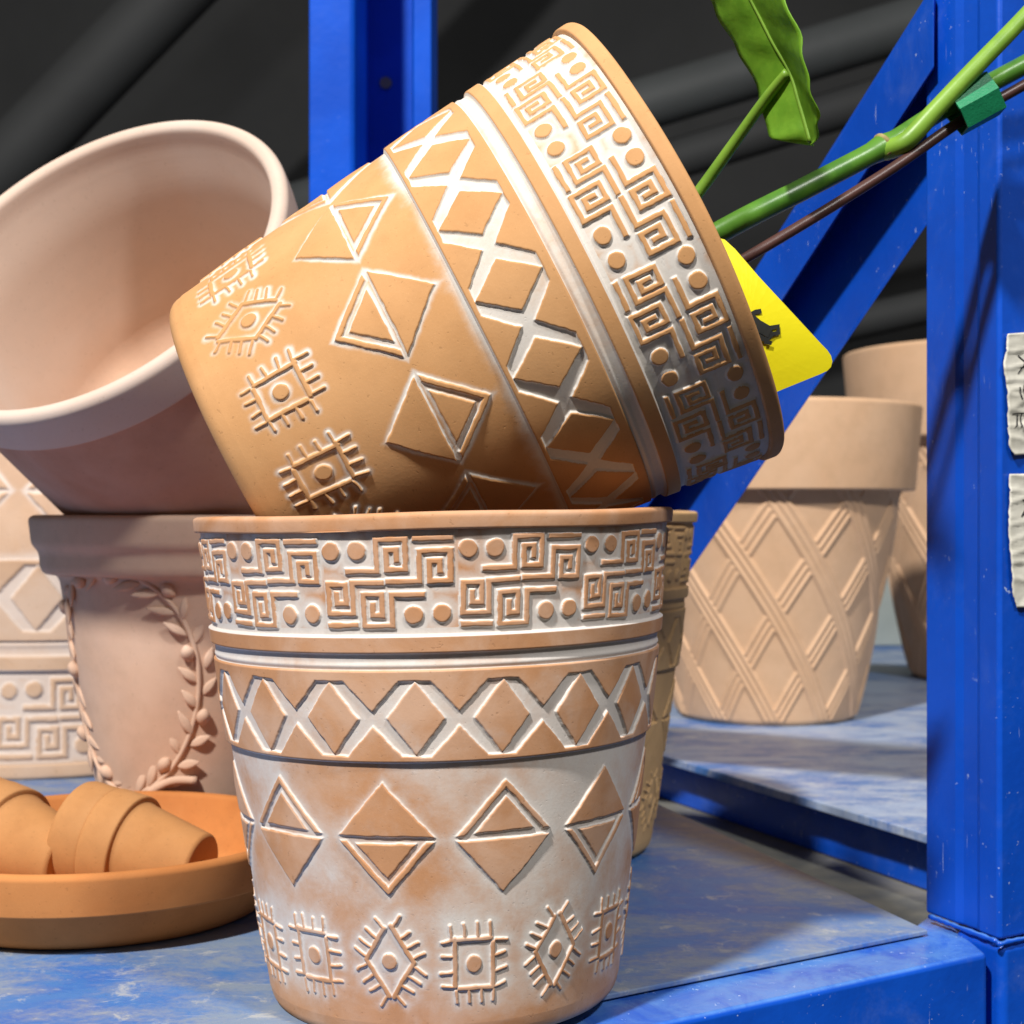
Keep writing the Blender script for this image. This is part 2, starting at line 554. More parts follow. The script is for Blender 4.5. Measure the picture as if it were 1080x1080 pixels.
def relief_pot(name, label, mat, loc, rot, style, suns, ncol=1050, dz=0.0003, span=105, scale=1.0, group=None):
    root = thing(name, label, 'flower pot', loc, rot, group)
    root.scale = (scale,) * 3
    td = np.concatenate([np.linspace(-span, span, ncol, endpoint=False), np.arange(span, 360 - span, 3.0)])
    zs = np.arange(0.1949, 0.0080, -dz)
    T, Z = np.meshgrid(np.where(td > 180, td - 360, td), zs)
    # slight hand-made waver of every outline
    Tw = T + 0.22 * (fbm(T, Z, 9, 3) - 0.5) + 0.20 * (fbm(T, Z, 40, 4) - .5) + 0.06 * (fbm(T, Z, 110, 8) - .5)
    Zw = Z + 0.0006 * (fbm(T, Z, 8, 5) - 0.5) + 0.00040 * (fbm(T, Z, 45, 6) - .5) + 0.00010 * (fbm(T, Z, 120, 9) - .5)
    e = 0.00046
    up = lambda d: sstep(0.5 - d / (2 * e))
    h = np.zeros(T.shape)
    slip = np.zeros(T.shape)
    n1, n2 = fbm(T, Z, 3.0, 11), fbm(T, Z, 7.0, 12)
    heavy = style == 'heavy'
    ghost = style == 'bare'
    # key band -----------------------------------------------------------
    k = Z > 0.1562
    kd = key_sdf(Tw, Zw)
    hk = up(kd)
    h = np.where(k, hk * (0.00105 + 0.0003 * (n2 - .5)), h)
    field = np.where(heavy, 0.70 + 0.6 * (n2 - .5), 0.86 + 0.7 * (n1 - .5))
    field = field - 0.35 * np.clip((kd - 0.0022) / 0.002, 0, 1) + 0.5 * np.exp(-np.clip(kd, 0, 1) / 0.0006)
    slip = np.where(k, (1 - sstep((hk - .5) / .3)) * field, slip)
    # ridge and grooves ----------------------------------------------------
    ridge = sstep((Z - 0.1487) / 0.0011) * sstep((0.1563 - Z) / 0.0011)
    bead = np.exp(-((Z - 0.1448) / 0.0011) ** 2)
    k2 = (Z <= 0.1562) & (Z > 0.1432)
    h = np.where(k2, ridge * 0.0017 + bead * 0.0006, h)
    slip = np.where(k2, np.where(ridge > 0.5, (1 - sstep((ridge - .6) / .35)) * 0.9, 0.9 + 0.45 * (n1 - .5)), slip)
    slip = np.where((Z > 0.1553) & (Z < 0.1585), np.maximum(slip, 0.95), slip)
    # lattice band ---------------------------------------------------------
    k3 = (Z <= 0.1432) & (Z > 0.1087)
    ld = lattice_sdf(Tw, Zw)
    hl = up(ld) * sstep((Z - 0.1087) / 0.0009)
    h = np.where(k3, hl * (0.00115 + 0.0003 * (n2 - .5)) * sstep((0.1434 - Z) / 0.0008) + 0.0002, h)
    sl = (1 - sstep((hl - .55) / .3)) * ((0.80 if heavy else 0.9) + 0.45 * (n1 - .5) + 0.25 * np.exp(-np.clip(ld, 0, 1) / 0.0008))
    if heavy:
        sl = np.maximum(sl, np.clip(0.62 * (n2 - 0.56) * 2.2, 0, 0.28))
    slip = np.where(k3, sl, slip)
    # lower body -------------------------------------------------------------
    k4 = Z <= 0.1087
    sd = np.minimum(tri_sdf(Tw, Zw), sun_sdf(Tw, Zw, suns))
    hb = up(sd)
    h = np.where(k4, hb * np.where(Z > 0.056, 0.00105, 0.00085) * (1 + 0.5 * (n2 - .5)) - 0.0004, h)
    near = np.exp(-np.clip(sd, 0, 1) / 0.0016) if heavy else np.exp(-(np.clip(sd, 0, 1) / 0.0017) ** 2)
    if heavy:
        base = 0.60 + 0.5 * (n1 - 0.5) + 0.4 * (n2 - .5)
        base = base * sstep((Z - 0.004) / 0.03 + 0.25) * (0.72 + 0.28 * sstep((Z - 0.040) / 0.03))
        wash = np.clip(base, 0.06, 1) + 0.55 * near
        tops = np.clip((n2 - 0.6) * 1.2, 0, 0.3)
    else:
        edge = np.exp(-(0.1087 - Z) / 0.0030) * (0.5 + n2)
        wash = np.where(Z > 0.056, 0.95, 0.62) * near * (0.5 + n2) + 0.95 * edge
        tops = 0.0 * n1
    slip = np.where(k4, np.where(hb > 0.75, tops, wash * (1 - 0.9 * sstep((hb - .4) / .35))), slip)
    if style == 'pale':
        slip = np.clip(slip * 0.8 + 0.15, 0, 0.9)
    if ghost:
        slip = slip * 0.06
    slip = np.clip(slip, 0, 1.15)
    R = RB(Z) + h + 0.0003 * (fbm(T, Z, 2, 21) - .5)
    th = np.radians(T)
    P = np.stack([R * np.sin(th), -R * np.cos(th), Z], -1)

    def cut(nm, z1, z0, extra=None):
        i0 = int(np.argmax(zs <= z1)) if z1 < zs[0] else 0
        i1 = int(np.argmax(zs <= z0)) + 1 if z0 > zs[-1] else len(zs)
        p, s = P[i0:i1], slip[i0:i1]
        if extra:
            ths = th[:1]
            add = [np.stack([r * np.sin(ths), -r * np.cos(ths), np.full(ths.shape, z)], -1) for r, z in extra]
            p = np.concatenate([p] + add, 0)
            s = np.concatenate([s] + [np.full((1, s.shape[1]), 0.1 if heavy else 0.0) for _ in extra], 0)
        grid_mesh(nm, p, mat, root, slip=s)

    cut('key_pattern_band', 1, 0.1562)
    cut('plain_ridge', 0.1562, 0.1432)
    cut('lattice_band', 0.1432, 0.1087)
    rb = float(RB(0.008)) - 0.0004
    base = [(rb - 0.006 * (1 - math.cos(a)) - 0.0004, 0.0078 - 0.0075 * math.sin(a)) for a in np.linspace(0.1, math.pi / 2, 7)]
    base += [(rb - 0.012, 0.0), (0.012, 0.0), (0.010, 0.004)]
    cut('body', 0.1087, 0, base)
    # rim: rounded lip, rolled top and the inner wall down to the floor
    prof = rounded([(0.0975, 0.1936), (0.0996, 0.1938, .0008), (0.1003, 0.1999, .0022), (0.0915, 0.2003, .003), (0.0905, 0.19, .004),
                    (0.066, 0.012, .008), (0.012, 0.010), (0.010, 0.0045)], n=5)
    ths = np.radians(np.linspace(0, 360, 240, endpoint=False))
    wv = 1 + 0.0016 * np.sin(3 * ths + 1) + 0.0012 * np.sin(7 * ths + 2) + .0008 * np.sin(17 * ths)
    pr = np.array(prof)
    Pz = np.zeros((len(pr), 240, 3))
    Pz[..., 0] = pr[:, :1] * np.sin(ths) * wv
    Pz[..., 1] = -pr[:, :1] * np.cos(ths) * wv
    Pz[..., 2] = pr[:, 1:2] + 0.0003 * np.sin(5 * ths + 1)
    if heavy:   # a shallow chip in the lip
        dent = np.exp(-((np.degrees(ths) - 360 + 20) / 5.0) ** 4) * 0.0009
        Pz[..., 0] -= np.sin(ths) * dent * (pr[:, 1:2] > 0.194)
        Pz[..., 1] += np.cos(ths) * dent * (pr[:, 1:2] > 0.194)
    rim_slip = np.zeros((len(pr), 240))
    rim_slip[:3] = 0.3
    grid_mesh('rim', Pz, mat, root, slip=rim_slip)
    return root


# ------------------------------------------------------------------ the setting: ground and dark canopy
M_ground = plain('dark_ground', (0.035, 0.034, 0.033), (0.02, 0.02, 0.02), 0.9, 4)
bm = bmesh.new()
prism(bm, [(-30, -30), (30, -30), (30, 30), (-30, 30)], -0.95, -0.9)
tag(bm_obj('ground', bm, M_ground, smooth=False), None, None, kind='structure')

M_canopy = plain('dark_tarpaulin', (0.064, 0.066, 0.068), (0.048, 0.05, 0.052), 0.85, 0.8, 0.2, 12)
cp = np.zeros((40, 60, 3))
for i in range(40):
    for j in range(60):
        x = -5 + 10 * j / 59
        z = -0.9 + 6.5 * i / 39
        cp[i, j] = (x * 1.5, 6.2 + 0.05 * math.sin(x * 5 + z) + 0.03 * math.sin(z * 4), z)
o = grid_mesh('tarpaulin_curtain', cp, M_canopy, wrap=False)
md = o.modifiers.new('thick', 'SOLIDIFY')
md.thickness = 0.01
tag(o, 'dark charcoal tarpaulin hanging behind all the racks', 'tarpaulin')

M_pipe = plain('grey_pipe', (0.085, 0.093, 0.096), (0.072, 0.079, 0.081), 0.6, 3)
M_pipe2 = plain('dim_pipe', (0.054, 0.057, 0.059), (0.048, 0.05, 0.052), 0.7, 3)


def pipe(a, b, r, mat, label):
    bm = bmesh.new()
    d = (Vector(b) - Vector(a)).normalized()
    tube(bm, [Vector(a) - d * 1.5, a, b, Vector(b) + d * 1.5], r, 16)
    tag(bm_obj('roof_pole', bm, mat), label, 'pole', 'poles of the dark roof')


pipe(at(640, 122, 4.3), at(985, 18, 4.3), 0.075, M_pipe, 'grey roof pole slanting above the leaf')
pipe(at(640, 190, 4.4), at(985, 85, 4.4), 0.06, M_pipe2, 'dim roof pole parallel below the brighter one')
pipe(at(30, 150, 4.4), at(215, -40, 4.4), 0.10, M_pipe2, 'faint roof pole slanting at the upper left corner')
pipe(at(860, 350, 4.4), at(1000, 318, 4.4), 0.05, M_pipe2, 'dim roof pole behind the diagonal brace')

# ------------------------------------------------------------------ blue rack
U = Vector((0.854, 0.520, 0)).normalized()        # along the front beam, to the right and away
Vd = Vector((-0.30, 0.954, 0)).normalized()       # along the side rail, to the back
rack = thing('storage_rack', 'worn blue metal rack with corner post and diagonal brace carrying the pots', 'rack', (0.2, 0.72, 0))


def RL(p):
    return Vector(p) - Vector((0.2, 0.72, 0))


A = Vector((0.199, 0.726, 0))                     # right front corner of the shelf plate
plan = [A, A - U * 1.5, A - U * 1.5 + Vd * 1.6 , A + Vd * 0.92]
bm = bmesh.new()
prism(bm, [RL(p) for p in plan], -0.0025, 0.0)
bm_obj('shelf_plate', bm, M_shelf, rack, False, 0.0008, 2)
P1 = Vector((0.2052, 0.753, 0))
P2 = Vector((0.2262, 0.704, 0))
# front beam
E = Vector((0.2157, 0.697, 0))
bq = (A + Vector((0.012, 0.008, 0))) - E
inn = Vector((-0.0165, 0.0275, 0))
bm = bmesh.new()
L0 = E + U * 0.004
plan = [L0, L0 - U * 1.6, L0 - U * 1.6 + inn * 1.25, A - U * 0.004 + inn * 0.35, P1 + Vector((0.004, 0.012, 0)), P1 + Vector((0.012, -0.004, 0))]
prism(bm, [RL(p) for p in plan], -0.11, -0.0032)
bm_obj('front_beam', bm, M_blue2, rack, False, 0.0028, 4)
# side rail under the plate edge
bm = bmesh.new()
q = A + Vector((-0.002, 0, 0)) + Vd * 0.03
plan = [q, q + Vd * 0.86, q + Vd * 0.86 - U * 0.02, q - U * 0.02]
prism(bm, [RL(p) for p in plan], -0.045, -0.003)
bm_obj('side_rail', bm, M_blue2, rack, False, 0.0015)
# post: ribbed left face, flat front face
w = (P2 - P1)
nL = Vector((-w.y, w.x, 0)).normalized()
if nL.x > 0: nL = -nL
ribs = [P1, P1 + w * 0.42, P1 + w * 0.50 - nL * 0.0016, P1 + w * 0.68 - nL * 0.0016, P1 + w * 0.75, P2 - w * 0.02]
plan = ribs + [P2 + U * 0.002 , P2 + U * 0.085, P1 + U * 0.085]
bm = bmesh.new()
prism(bm, [RL(p) for p in plan], 0.0012, 0.9)
bm_obj('post', bm, M_blue, rack, False, 0.0016, 3)
o2 = -U * 0.0 + w.normalized() * 0.003
plan = [P1 + w * 0.45 + nL * .002, P2 + o2 + nL * 0.001, P2 + o2 + U * 0.09, P1 + U * 0.09]
bm = bmesh.new()
prism(bm, [RL(p) for p in plan], -0.89, 0.0)
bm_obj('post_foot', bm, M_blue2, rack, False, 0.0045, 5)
# weld bead at the joint
bm = bmesh.new()
rr = random.Random(2)
pts, rad = [], []
for k in range(26):
    t = k / 25
    p = (P2 + o2 - U * 0.002 + nL * 0.002) + U * (0.086 * t)
    pts.append(RL(p) + Vector((0, 0, 0.0006 + rr.uniform(-.0003, .0003))))
    rad.append(0.0011 + rr.uniform(-.0003, .0005))
tube(bm, pts, rad, 8)
pts = [RL(P2 + nL * .0015 - w * t) + Vector((0, 0, 0.0008)) for t in np.linspace(0, 0.9, 20)]
tube(bm, pts, [0.0011 + rr.uniform(-.0003, .0004) for _ in pts], 8)
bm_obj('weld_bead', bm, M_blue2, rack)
# diagonal brace: a folded bar from the post down to the side rail
bm = bmesh.new()
e0 = [at(985, -18, 0.738), at(985, 72, 0.738), at(985, 230, 0.738)]
e1 = [at(735, 383, 0.99), at(735, 456, 0.99), at(731, 600, 0.99)]
bk = Vector((0.1, 1.0, 0)).normalized()


def brace_ring(t):
    a_, m_, r_ = (p + (q - p) * t for p, q in zip(e0, e1))
    d_ = (m_ - a_) * 0.06
    t3 = t - 0.1 if t == 0 else t
    wm, wr = (p + (q - p) * t3 for p, q in zip(e0[1:], e1[1:]))
    pts_ = [a_ + bk * .004, a_ + d_, m_ - d_ * .3, m_ + bk * .004, wm + bk * .058, wr + bk * .058, wr + bk * .052 + d_ * .1, wr + bk * .052 + d_ * .7, wr + bk * .064 + d_ * .7, a_ + bk * .064]
    return [bm.verts.new(RL(p)) for p in pts_]


ra, rb2 = brace_ring(0.0), brace_ring(1.74)
nn = len(ra)
for k in range(nn):
    bm.faces.new((ra[k], ra[(k + 1) % nn], rb2[(k + 1) % nn], rb2[k]))
bm.faces.new(list(reversed(ra)))
bm.faces.new(rb2)
bm_obj('brace', bm, M_blue, rack, False, 0.0010, 2)

# neighbouring rack to the right
r2 = thing('storage_rack', 'neighbouring blue rack shelf under the basket weave pots', 'rack', (0.25, 1.0, 0))
RN = lambda p: Vector(p) - Vector((0.25, 1.0, 0))
B0, B1 = Vector((0.272, 0.910, 0)), Vector((0.131, 1.23, 0))
dB = (B1 - B0).normalized()
rB = Vector((dB.y, -dB.x, 0))
if rB.x < 0: rB = -rB
bm = bmesh.new()
prism(bm, [RN(p) for p in (B0, B0 + rB * 1.0 + dB * .1, B0 + rB * 1.0 + dB * 2.0, B0 + dB * 1.8)], -0.0065, 0.0)
bm_obj('shelf_plate', bm, M_shelf2, r2, False, 0.001, 2)
bm = bmesh.new()
q = B0 + rB * 0.020
prism(bm, [RN(p) for p in (q, q + rB * 0.03, q + rB * 0.03 + dB * 1.8, q + dB * 1.8)], -0.043, -0.0068)
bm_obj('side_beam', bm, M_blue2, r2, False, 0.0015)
bm = bmesh.new()
q = B0 - rB * 0.075
prism(bm, [RN(p) for p in (q, q + rB * 0.13, q + rB * 0.13 + dB * 1.8, q + dB * 1.8)], -0.0465, -0.0435)
bm_obj('lower_flange', bm, plain('pale_flange_paint', (0.24, 0.23, 0.19), (0.15, 0.155, 0.15), 0.6, 25), r2, False)

# channel-section post of the rack behind, left
Yp = 1.32
x0, x1, x2, x3 = (at(p, 0, Yp).x for p in (326, 374, 432, 455))
r3 = thing('rack_post', 'blue channel-section rack post behind the two tilted pots', 'post', (x0, Yp, -0.9))
bm = bmesh.new()
plan = [(x0, Yp), (x1 - 0.004, Yp), (x1, Yp + .003), (x1 + 0.002, Yp + 0.10), (x2, Yp + 0.10), (x2 + .002, Yp + 0.002), (x2 + 0.004, Yp), (x3, Yp),
        (x3, Yp + 0.106), (x0, Yp + 0.106)]
prism(bm, [(p[0] - x0, p[1] - Yp) for p in plan], 0, 1.75)
bm_obj('channel', bm, M_blue3, r3, False, 0.0015, 2)
bm = bmesh.new()
c0 = at(407, 88, Yp + 0.10) - Vector((x0, Yp, -0.9))
bmesh.ops.create_cone(bm, segments=20, radius1=0.006, radius2=0.0055, depth=0.006, cap_ends=True,
                      matrix=Matrix.Translation(c0) @ Matrix.Rotation(math.pi / 2, 4, 'X'))
bm_obj('bolt_head', bm, plain('dull_steel', (0.25, 0.2, 0.13), None, 0.5), r3, False)

# ------------------------------------------------------------------ embossed pots
fp = Vector((-0.0280, 0.640, -0.0002))
relief_pot('embossed_pot', 'upright terracotta pot with heavy white wash on its embossed bands, at the shelf front', M_front,
           fp, (0, math.radians(-1.3), 0), 'heavy', SUNS_A)
tp = Vector((-0.1110, 0.643, 0.2225))
relief_pot('embossed_pot', 'amber embossed pot lying tilted in the mouth of the upright white-washed pot', M_tilt,
           tp, (0, math.radians(63), 0), 'light', SUNS_B)
relief_pot('embossed_pot', 'unwashed ochre embossed pot half hidden behind the upright white-washed pot', M_far,
           (0.0108, 0.91, 0.0005), (0, 0, 0.5), 'bare', SUNS_A, 700, 0.0005, 150)
relief_pot('embossed_pot', 'large pale embossed pot standing upside down at the left edge', M_big,
           (at(72, 540, 1.31).x, 1.31, 0.36), (0, math.pi, 0.1), 'pale', SUNS_A, 800, 0.0006, 150, 1.8)

# ------------------------------------------------------------------ plain tilted pot on the left
nrm = Vector((-0.313, -0.732, 0.602)).normalized()
rc = at(95, 272, 0.84)
Hh = 0.150
Rm = nrm.to_track_quat('Z', 'Y').to_matrix().to_4x4()
pt = thing('plain_pot', 'plain pale pink pot lying tilted with its mouth facing the camera', 'flower pot', rc - nrm * Hh * 1.02, Rm)
pt.scale = (1.02,) * 3
body = rounded([(0.108, Hh - 0.0265), (0.1065, Hh - 0.031, .003), (0.1055, Hh - 0.036, .003), (0.0995, 0.012, .02), (0.094, 0.0, .008), (0.010, 0.0), (0.009, 0.004)], n=5)
lathe('body', body, M_rose, pt, 220)
rim = rounded([(0.1065, Hh - 0.029), (0.1125, Hh - 0.0285, .003), (0.1150, Hh - 0.014, .006), (0.1158, Hh - 0.003, .003), (0.1125, Hh + 0.0005, .003), (0.1065, Hh - .001, .003),
               (0.1050, Hh - 0.012, .004), (0.0990, Hh - 0.036, .01), (0.088, 0.014, .02), (0.012, 0.009), (0.010, 0.004)], n=6)
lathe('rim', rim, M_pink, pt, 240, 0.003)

# ------------------------------------------------------------------ garland pot
gx, gy = at(205, 540, 0.94).x, 0.94
gp = thing('garland_pot', 'tall pink pot with a raised leaf wreath standing behind the saucer', 'flower pot', (gx, gy, 0.0005))
RG = lambda z: 0.0536 + z * 0.167
body = rounded([(0.0885, 0.1625), (0.0820, 0.1615, .002), (RG(0.1615) - .0005, 0.158, .003), (0.0536, 0.002, .002), (0.052, 0.0, .001), (0.008, 0.0), (0.007, .004)], n=3)
lathe('body', body, M_garland, gp, 200)
rim = rounded([(0.081, 0.1622), (0.0895, 0.1625, .002), (0.0915, 0.1665, .003), (0.0922, 0.1755, .003), (0.0965, 0.180, .003), (0.0985, 0.1965, .004), (0.0925, 0.1985, .003),
               (0.0905, 0.19, .003), (0.074, 0.15, .01), (0.048, 0.012, .01), (0.009, 0.010), (0.007, 0.0045)], n=4)
lathe('rim', rim, M_garland, gp, 200)


def on_body(deg, z, lift=0.0):
    a = math.radians(deg)
    r = RG(z) + lift
    return Vector((r * math.sin(a), -r * math.cos(a), z))


bm = bmesh.new()
rr = random.Random(4)


def blob(bm, c, ax, side, nrm_, l, w_, t_, leaf=True):
    rows, seg = 9, 10
    rings = []
    for i in range(rows + 1):
        s = i / rows
        k = math.sin(math.pi * min(max(s, .02), .98))
        prof = (k ** 0.8) * (1 - 0.35 * s) if leaf else k ** 0.55
        ring = []
        for j in range(seg):
            a = 2 * math.pi * j / seg
            crease = 1 - (0.35 * abs(math.cos(a)) if leaf and math.sin(a) > 0 else 0) if False else 1
            yy = math.sin(a) * t_ * prof
            if leaf and math.sin(a) > 0.6: yy *= 0.72
            ring.append(bm.verts.new(c + ax * (s - .5) * l + side * math.cos(a) * w_ * prof + nrm_ * yy))
        rings.append(ring)
    for a, b in zip(rings, rings[1:]):
        for j in range(seg):
            bm.faces.new((a[j], a[(j + 1) % seg], b[(j + 1) % seg], b[j]))
    bm.faces.new(rings[0])
    bm.faces.new(list(reversed(rings[-1])))


loop = []
n = 54
for k in range(n):
    ph = 2 * math.pi * k / n + math.pi / 2
    loop.append((-27 + 41 * math.cos(ph), 0.101 + 0.066 * math.sin(ph)))
vine = [on_body(d, z, 0.0005) for d, z in loop] + [on_body(*loop[0], 0.0005)]
tube(bm, spline(vine, 160), 0.0015, 8)
for k in range(n):
    d, z = loop[k]
    d2, z2 = loop[(k + 1) % n]
    p = on_body(d, z, 0.0004)
    tdir = (on_body(d2, z2, .0004) - p).normalized()
    nv = Vector((math.sin(math.radians(d)), -math.cos(math.radians(d)), 0.16)).normalized()
    sd_ = nv.cross(tdir).normalized()
    sgn = 1 if k % 2 else -1
    if k % 5 == 3:
        blob(bm, p + sd_ * sgn * 0.0045 + nv * .001, tdir, sd_, nv, 0.0100, 0.0040, 0.0040, False)
    else:
        ax = (tdir * 0.8 + sd_ * sgn * rr.uniform(.40, .85)).normalized()
        blob(bm, p + sd_ * sgn * rr.uniform(.004, .0072) + nv * rr.uniform(-.0008, .0012) + tdir * 0.002, ax, nv.cross(ax).normalized(), nv, rr.uniform(.013, .018), rr.uniform(.0028, .0036), rr.uniform(.0022, .0032))
# loose sprig at the lower right
pts = [on_body(-14, 0.036, .002), on_body(0, 0.044, .0025), on_body(13, 0.044, .0025)]
tube(bm, spline(pts, 10), 0.0026, 8)
bm_obj('wreath', bm, M_garland, gp)

# ------------------------------------------------------------------ basket weave pots
def basket(label, loc, scale, rotz):
    root = thing('basket_pot', label, 'flower pot', loc, (0, 0, rotz), 'basket weave pots on the right')
    root.scale = (scale,) * 3
    z1, z0 = 0.224, 0.004
    zs = np.arange(z1, z0, -0.0008)
    td = np.linspace(0, 360, 760, endpoint=False)
    T, Z = np.meshgrid(td, zs)
    nb = 11
    g = 1.0 / 0.105                                     # strap slope
    a = (T / 360 * nb + Z * g * 1.0) % 1.0 - 0.5
    b = (T / 360 * nb - Z * g * 1.0) % 1.0 - 0.5
    hw = 0.165

    def strap(c):
        inside = sstep((hw - np.abs(c)) / 0.018)
        ridges = 0.5 + 0.5 * np.cos(c / hw * math.pi * 3)
        return inside, ridges
    ia, ra = strap(a)
    ib, rb_ = strap(b)
    h = np.zeros(T.shape)
    h = np.where(ib > 0, ib * (0.0007 + 0.0017 * rb_), h)
    h = np.where(ia > 0.01, np.maximum(ia * (0.0012 + 0.0013 * ra), h * (1 - ia)), h)
    R = 0.086 + (0.130 - 0.086) * (Z / z1) ** 0.9 + h
    th = np.radians(T)
    P = np.stack([R * np.sin(th), -R * np.cos(th), Z], -1)
    ths = th[:1]
    add = [np.stack([r * np.sin(ths), -r * np.cos(ths), np.full(ths.shape, z)], -1) for r, z in ((0.0855, .001), (0.083, 0.0), (0.012, 0.0), (0.01, .004))]
    grid_mesh('body', np.concatenate([P] + add, 0), M_basket, root)
    rim = rounded([(0.127, 0.2195), (0.143, 0.220, .002), (0.150, 0.302, .004), (0.137, 0.3035, .003), (0.133, 0.28, .006), (0.124, 0.22, .01), (0.076, 0.014, .01), (0.012, 0.011), (0.010, 0.004)], n=4)
    lathe('rim', rim, M_basket, root, 200)
    return root


basket('nearer basket weave pot with a deep plain rim, fully lit on its shelf', (at(808, 540, 1.5).x, 1.5, 0.0005), 1.0, 0.2)
basket('larger shadowed basket weave pot partly behind the blue corner post', (at(1062, 540, 1.84).x, 1.84, 0.0005), 1.3, 1.1)
M_panel = plain('pale_panel_paint', (0.42, 0.47, 0.44), (0.36, 0.41, 0.39), 0.7, 12)
bm = bmesh.new()
prism(bm, [(0, 0), (0.5, 0.06), (0.5, 0.075), (0, 0.015)], 0, 0.16)
o = bm_obj('board_panel', bm, M_panel, None, False, 0.002)
o.location = (at(880, 540, 2.25).x, 2.25, 0.0005)
tag(o, 'pale grey-green board standing behind the two basket weave pots', 'board')

# ------------------------------------------------------------------ saucer with small pots
sx, sy = at(105, 540, 0.772).x, 0.772
prof = rounded([(0.0900, 0.0192), (0.1015, 0.0192, .0012), (0.1040, 0.0370, .003), (0.1020, 0.0392, .002), (0.0975, 0.0385, .002), (0.0945, 0.0300, .004), (0.0840, 0.0075, .006), (0.03, 0.0068), (0.0002, 0.0068)], n=5)
sc = thing('saucer', 'orange terracotta saucer holding the small nested pots', 'saucer', (sx, sy, 0.0005))
lathe('rim', prof, M_saucer, sc, 240)
prof = rounded([(0.0945, 0.0215), (0.0935, 0.0190, .001), (0.0860, 0.0035, .006), (0.082, 0.0, .003), (0.0002, 0.0)], n=4)
lathe('body', prof, M_saucer, sc, 240)


def tiny_parts(root):
    R, r, H = 0.0275, 0.0165, 0.056
    rim = rounded([(R - .003, H - .0185), (R - 0.0006, H - .0180, .001), (R, H - 0.002, .0015), (R - .002, H, .001), (R - .004, H - .001, .001), (R - .0055, H - 0.02, .004), (r - .003, .004, .003), (0.0045, .0035), (.004, .002)], n=3)
    body = rounded([(R - .0025, H - .0178), (R - .0040, H - .0195, .001), (r + .0005, 0.0012, .001), (r - .001, 0.0, .0006), (0.0045, 0.0), (.004, .002)], n=3)
    lathe('body', body, M_small, root, 96)
    lathe('rim', rim, M_small, root, 96)


def tiny_pose(base, direction):
    d = Vector(direction).normalized()                # from base to mouth
    q = d.to_track_quat('Z', 'Y').to_matrix().to_4x4()
    return Vector(base), q


GT = 'small terracotta pots in the saucer'
db = at(213, 540, 0.745)
db.z = 0.0250
dirR = Vector((-0.93, 0.30, 0.17)).normalized()
t1 = thing('small_pot', 'small honey pot with its base facing right, outermost of the right stack', 'flower pot', *tiny_pose(db, dirR), GT)
tiny_parts(t1)
kids = list(t1.children)


def tiny_copy(label, base, d):
    c = t1.copy()
    COL.objects.link(c)
    loc, q = tiny_pose(base, d)
    c.location = loc
    c.rotation_euler = q.to_euler()
    c['label'] = label
    for k in kids:
        kk = k.copy()
        COL.objects.link(kk)
        kk.parent = c
    return c


tiny_copy('small honey pot nested inside the right stack, its rim just left of the outermost rim', db + dirR * 0.0165, dirR)
dirL = Vector((-0.86, 0.45, 0.17)).normalized()
bl = at(74, 540, 0.752)
bl.z = 0.0265
tiny_copy('small honey pot outermost of the left stack, at the left edge of the photo', bl, dirL)
tiny_copy('small honey pot nested inside the left stack, cut by the photo edge', bl + dirL * 0.0165, dirL)

# ------------------------------------------------------------------ plant, stake, tie, tag
M_stem = plain('green_stem', (0.085, 0.22, 0.022), (0.05, 0.15, 0.016), 0.35, 60, 0.08, 300, spec=0.5)
M_young = plain('pale_green_stem', (0.20, 0.36, 0.04), (0.15, 0.29, 0.03), 0.4, 60, 0.08, 300)
M_leaf = plain('green_leaf', (0.25, 0.50, 0.04), (0.19, 0.42, 0.03), 0.5, 120, 0.25, 220, trans=0.42)
M_node = plain('dry_node', (0.36, 0.30, 0.11), (0.22, 0.17, 0.06), 0.7, 200)
mouth = at(707, 260, 0.645)
plant = thing('potted_plant', 'green leafy stem growing out of the tilted amber pot', 'plant', (0.06, 0.64, 0.30))
PL = lambda p: Vector(p) - Vector((0.06, 0.64, 0.30))
YS = 0.640
bm = bmesh.new()
pts = [at(600, 338, YS), at(757, 246, YS), at(850, 198, 0.648), at(935, 153, 0.658), at(1000, 112, 0.667), at(1085, 66, 0.678), at(1180, 15, 0.688)]
sp = spline(pts, 60)
rad = []
nd = at(932, 155, 0.6577)
for p in sp:
    rad.append(0.0048 + 0.0011 * math.exp(-((p - nd).length / 0.004) ** 2) - (0.0004 if p.x > nd.x else 0))
tube(bm, [PL(p) for p in sp], rad, 18)
bm_obj('main_stem', bm, M_stem, plant)
bm = bmesh.new()
tdir = (at(1000, 112, 0.667) - at(850, 198, 0.648)).normalized()
tube(bm, [PL(nd - tdir * 0.0016), PL(nd - tdir * 0.0005), PL(nd + tdir * 0.0005), PL(nd + tdir * 0.0018)], [0.0049, 0.0063, 0.0062, 0.0048], 18)
tube(bm, [PL(at(936, 163, 0.652)), PL(at(950, 152, 0.650)), PL(at(958, 148, 0.651))], [0.0003, 0.0022, 0.0012], 8)
bm_obj('stem_node', bm, M_node, plant)
bm = bmesh.new()
sp = spline([at(915, 168, 0.660), at(938, 158, 0.655), at(957, 148, 0.6505), at(985, 118, 0.650), at(1030, 70, 0.652), at(1084, 14, 0.656), at(1150, -60, 0.66)], 40)
tube(bm, [PL(p) for p in sp], [min(0.0022 + 0.00030 * q, 0.0046 - 0.00003 * q) for q in range(len(sp))], 14)
bm_obj('side_stem', bm, M_young, plant)
bm = bmesh.new()
sp = spline([at(640, 330, 0.648), at(700, 250, 0.648), at(739, 200, 0.645), at(775, 150, 0.635), at(808, 104, 0.622), at(831, 76, 0.612)], 40)
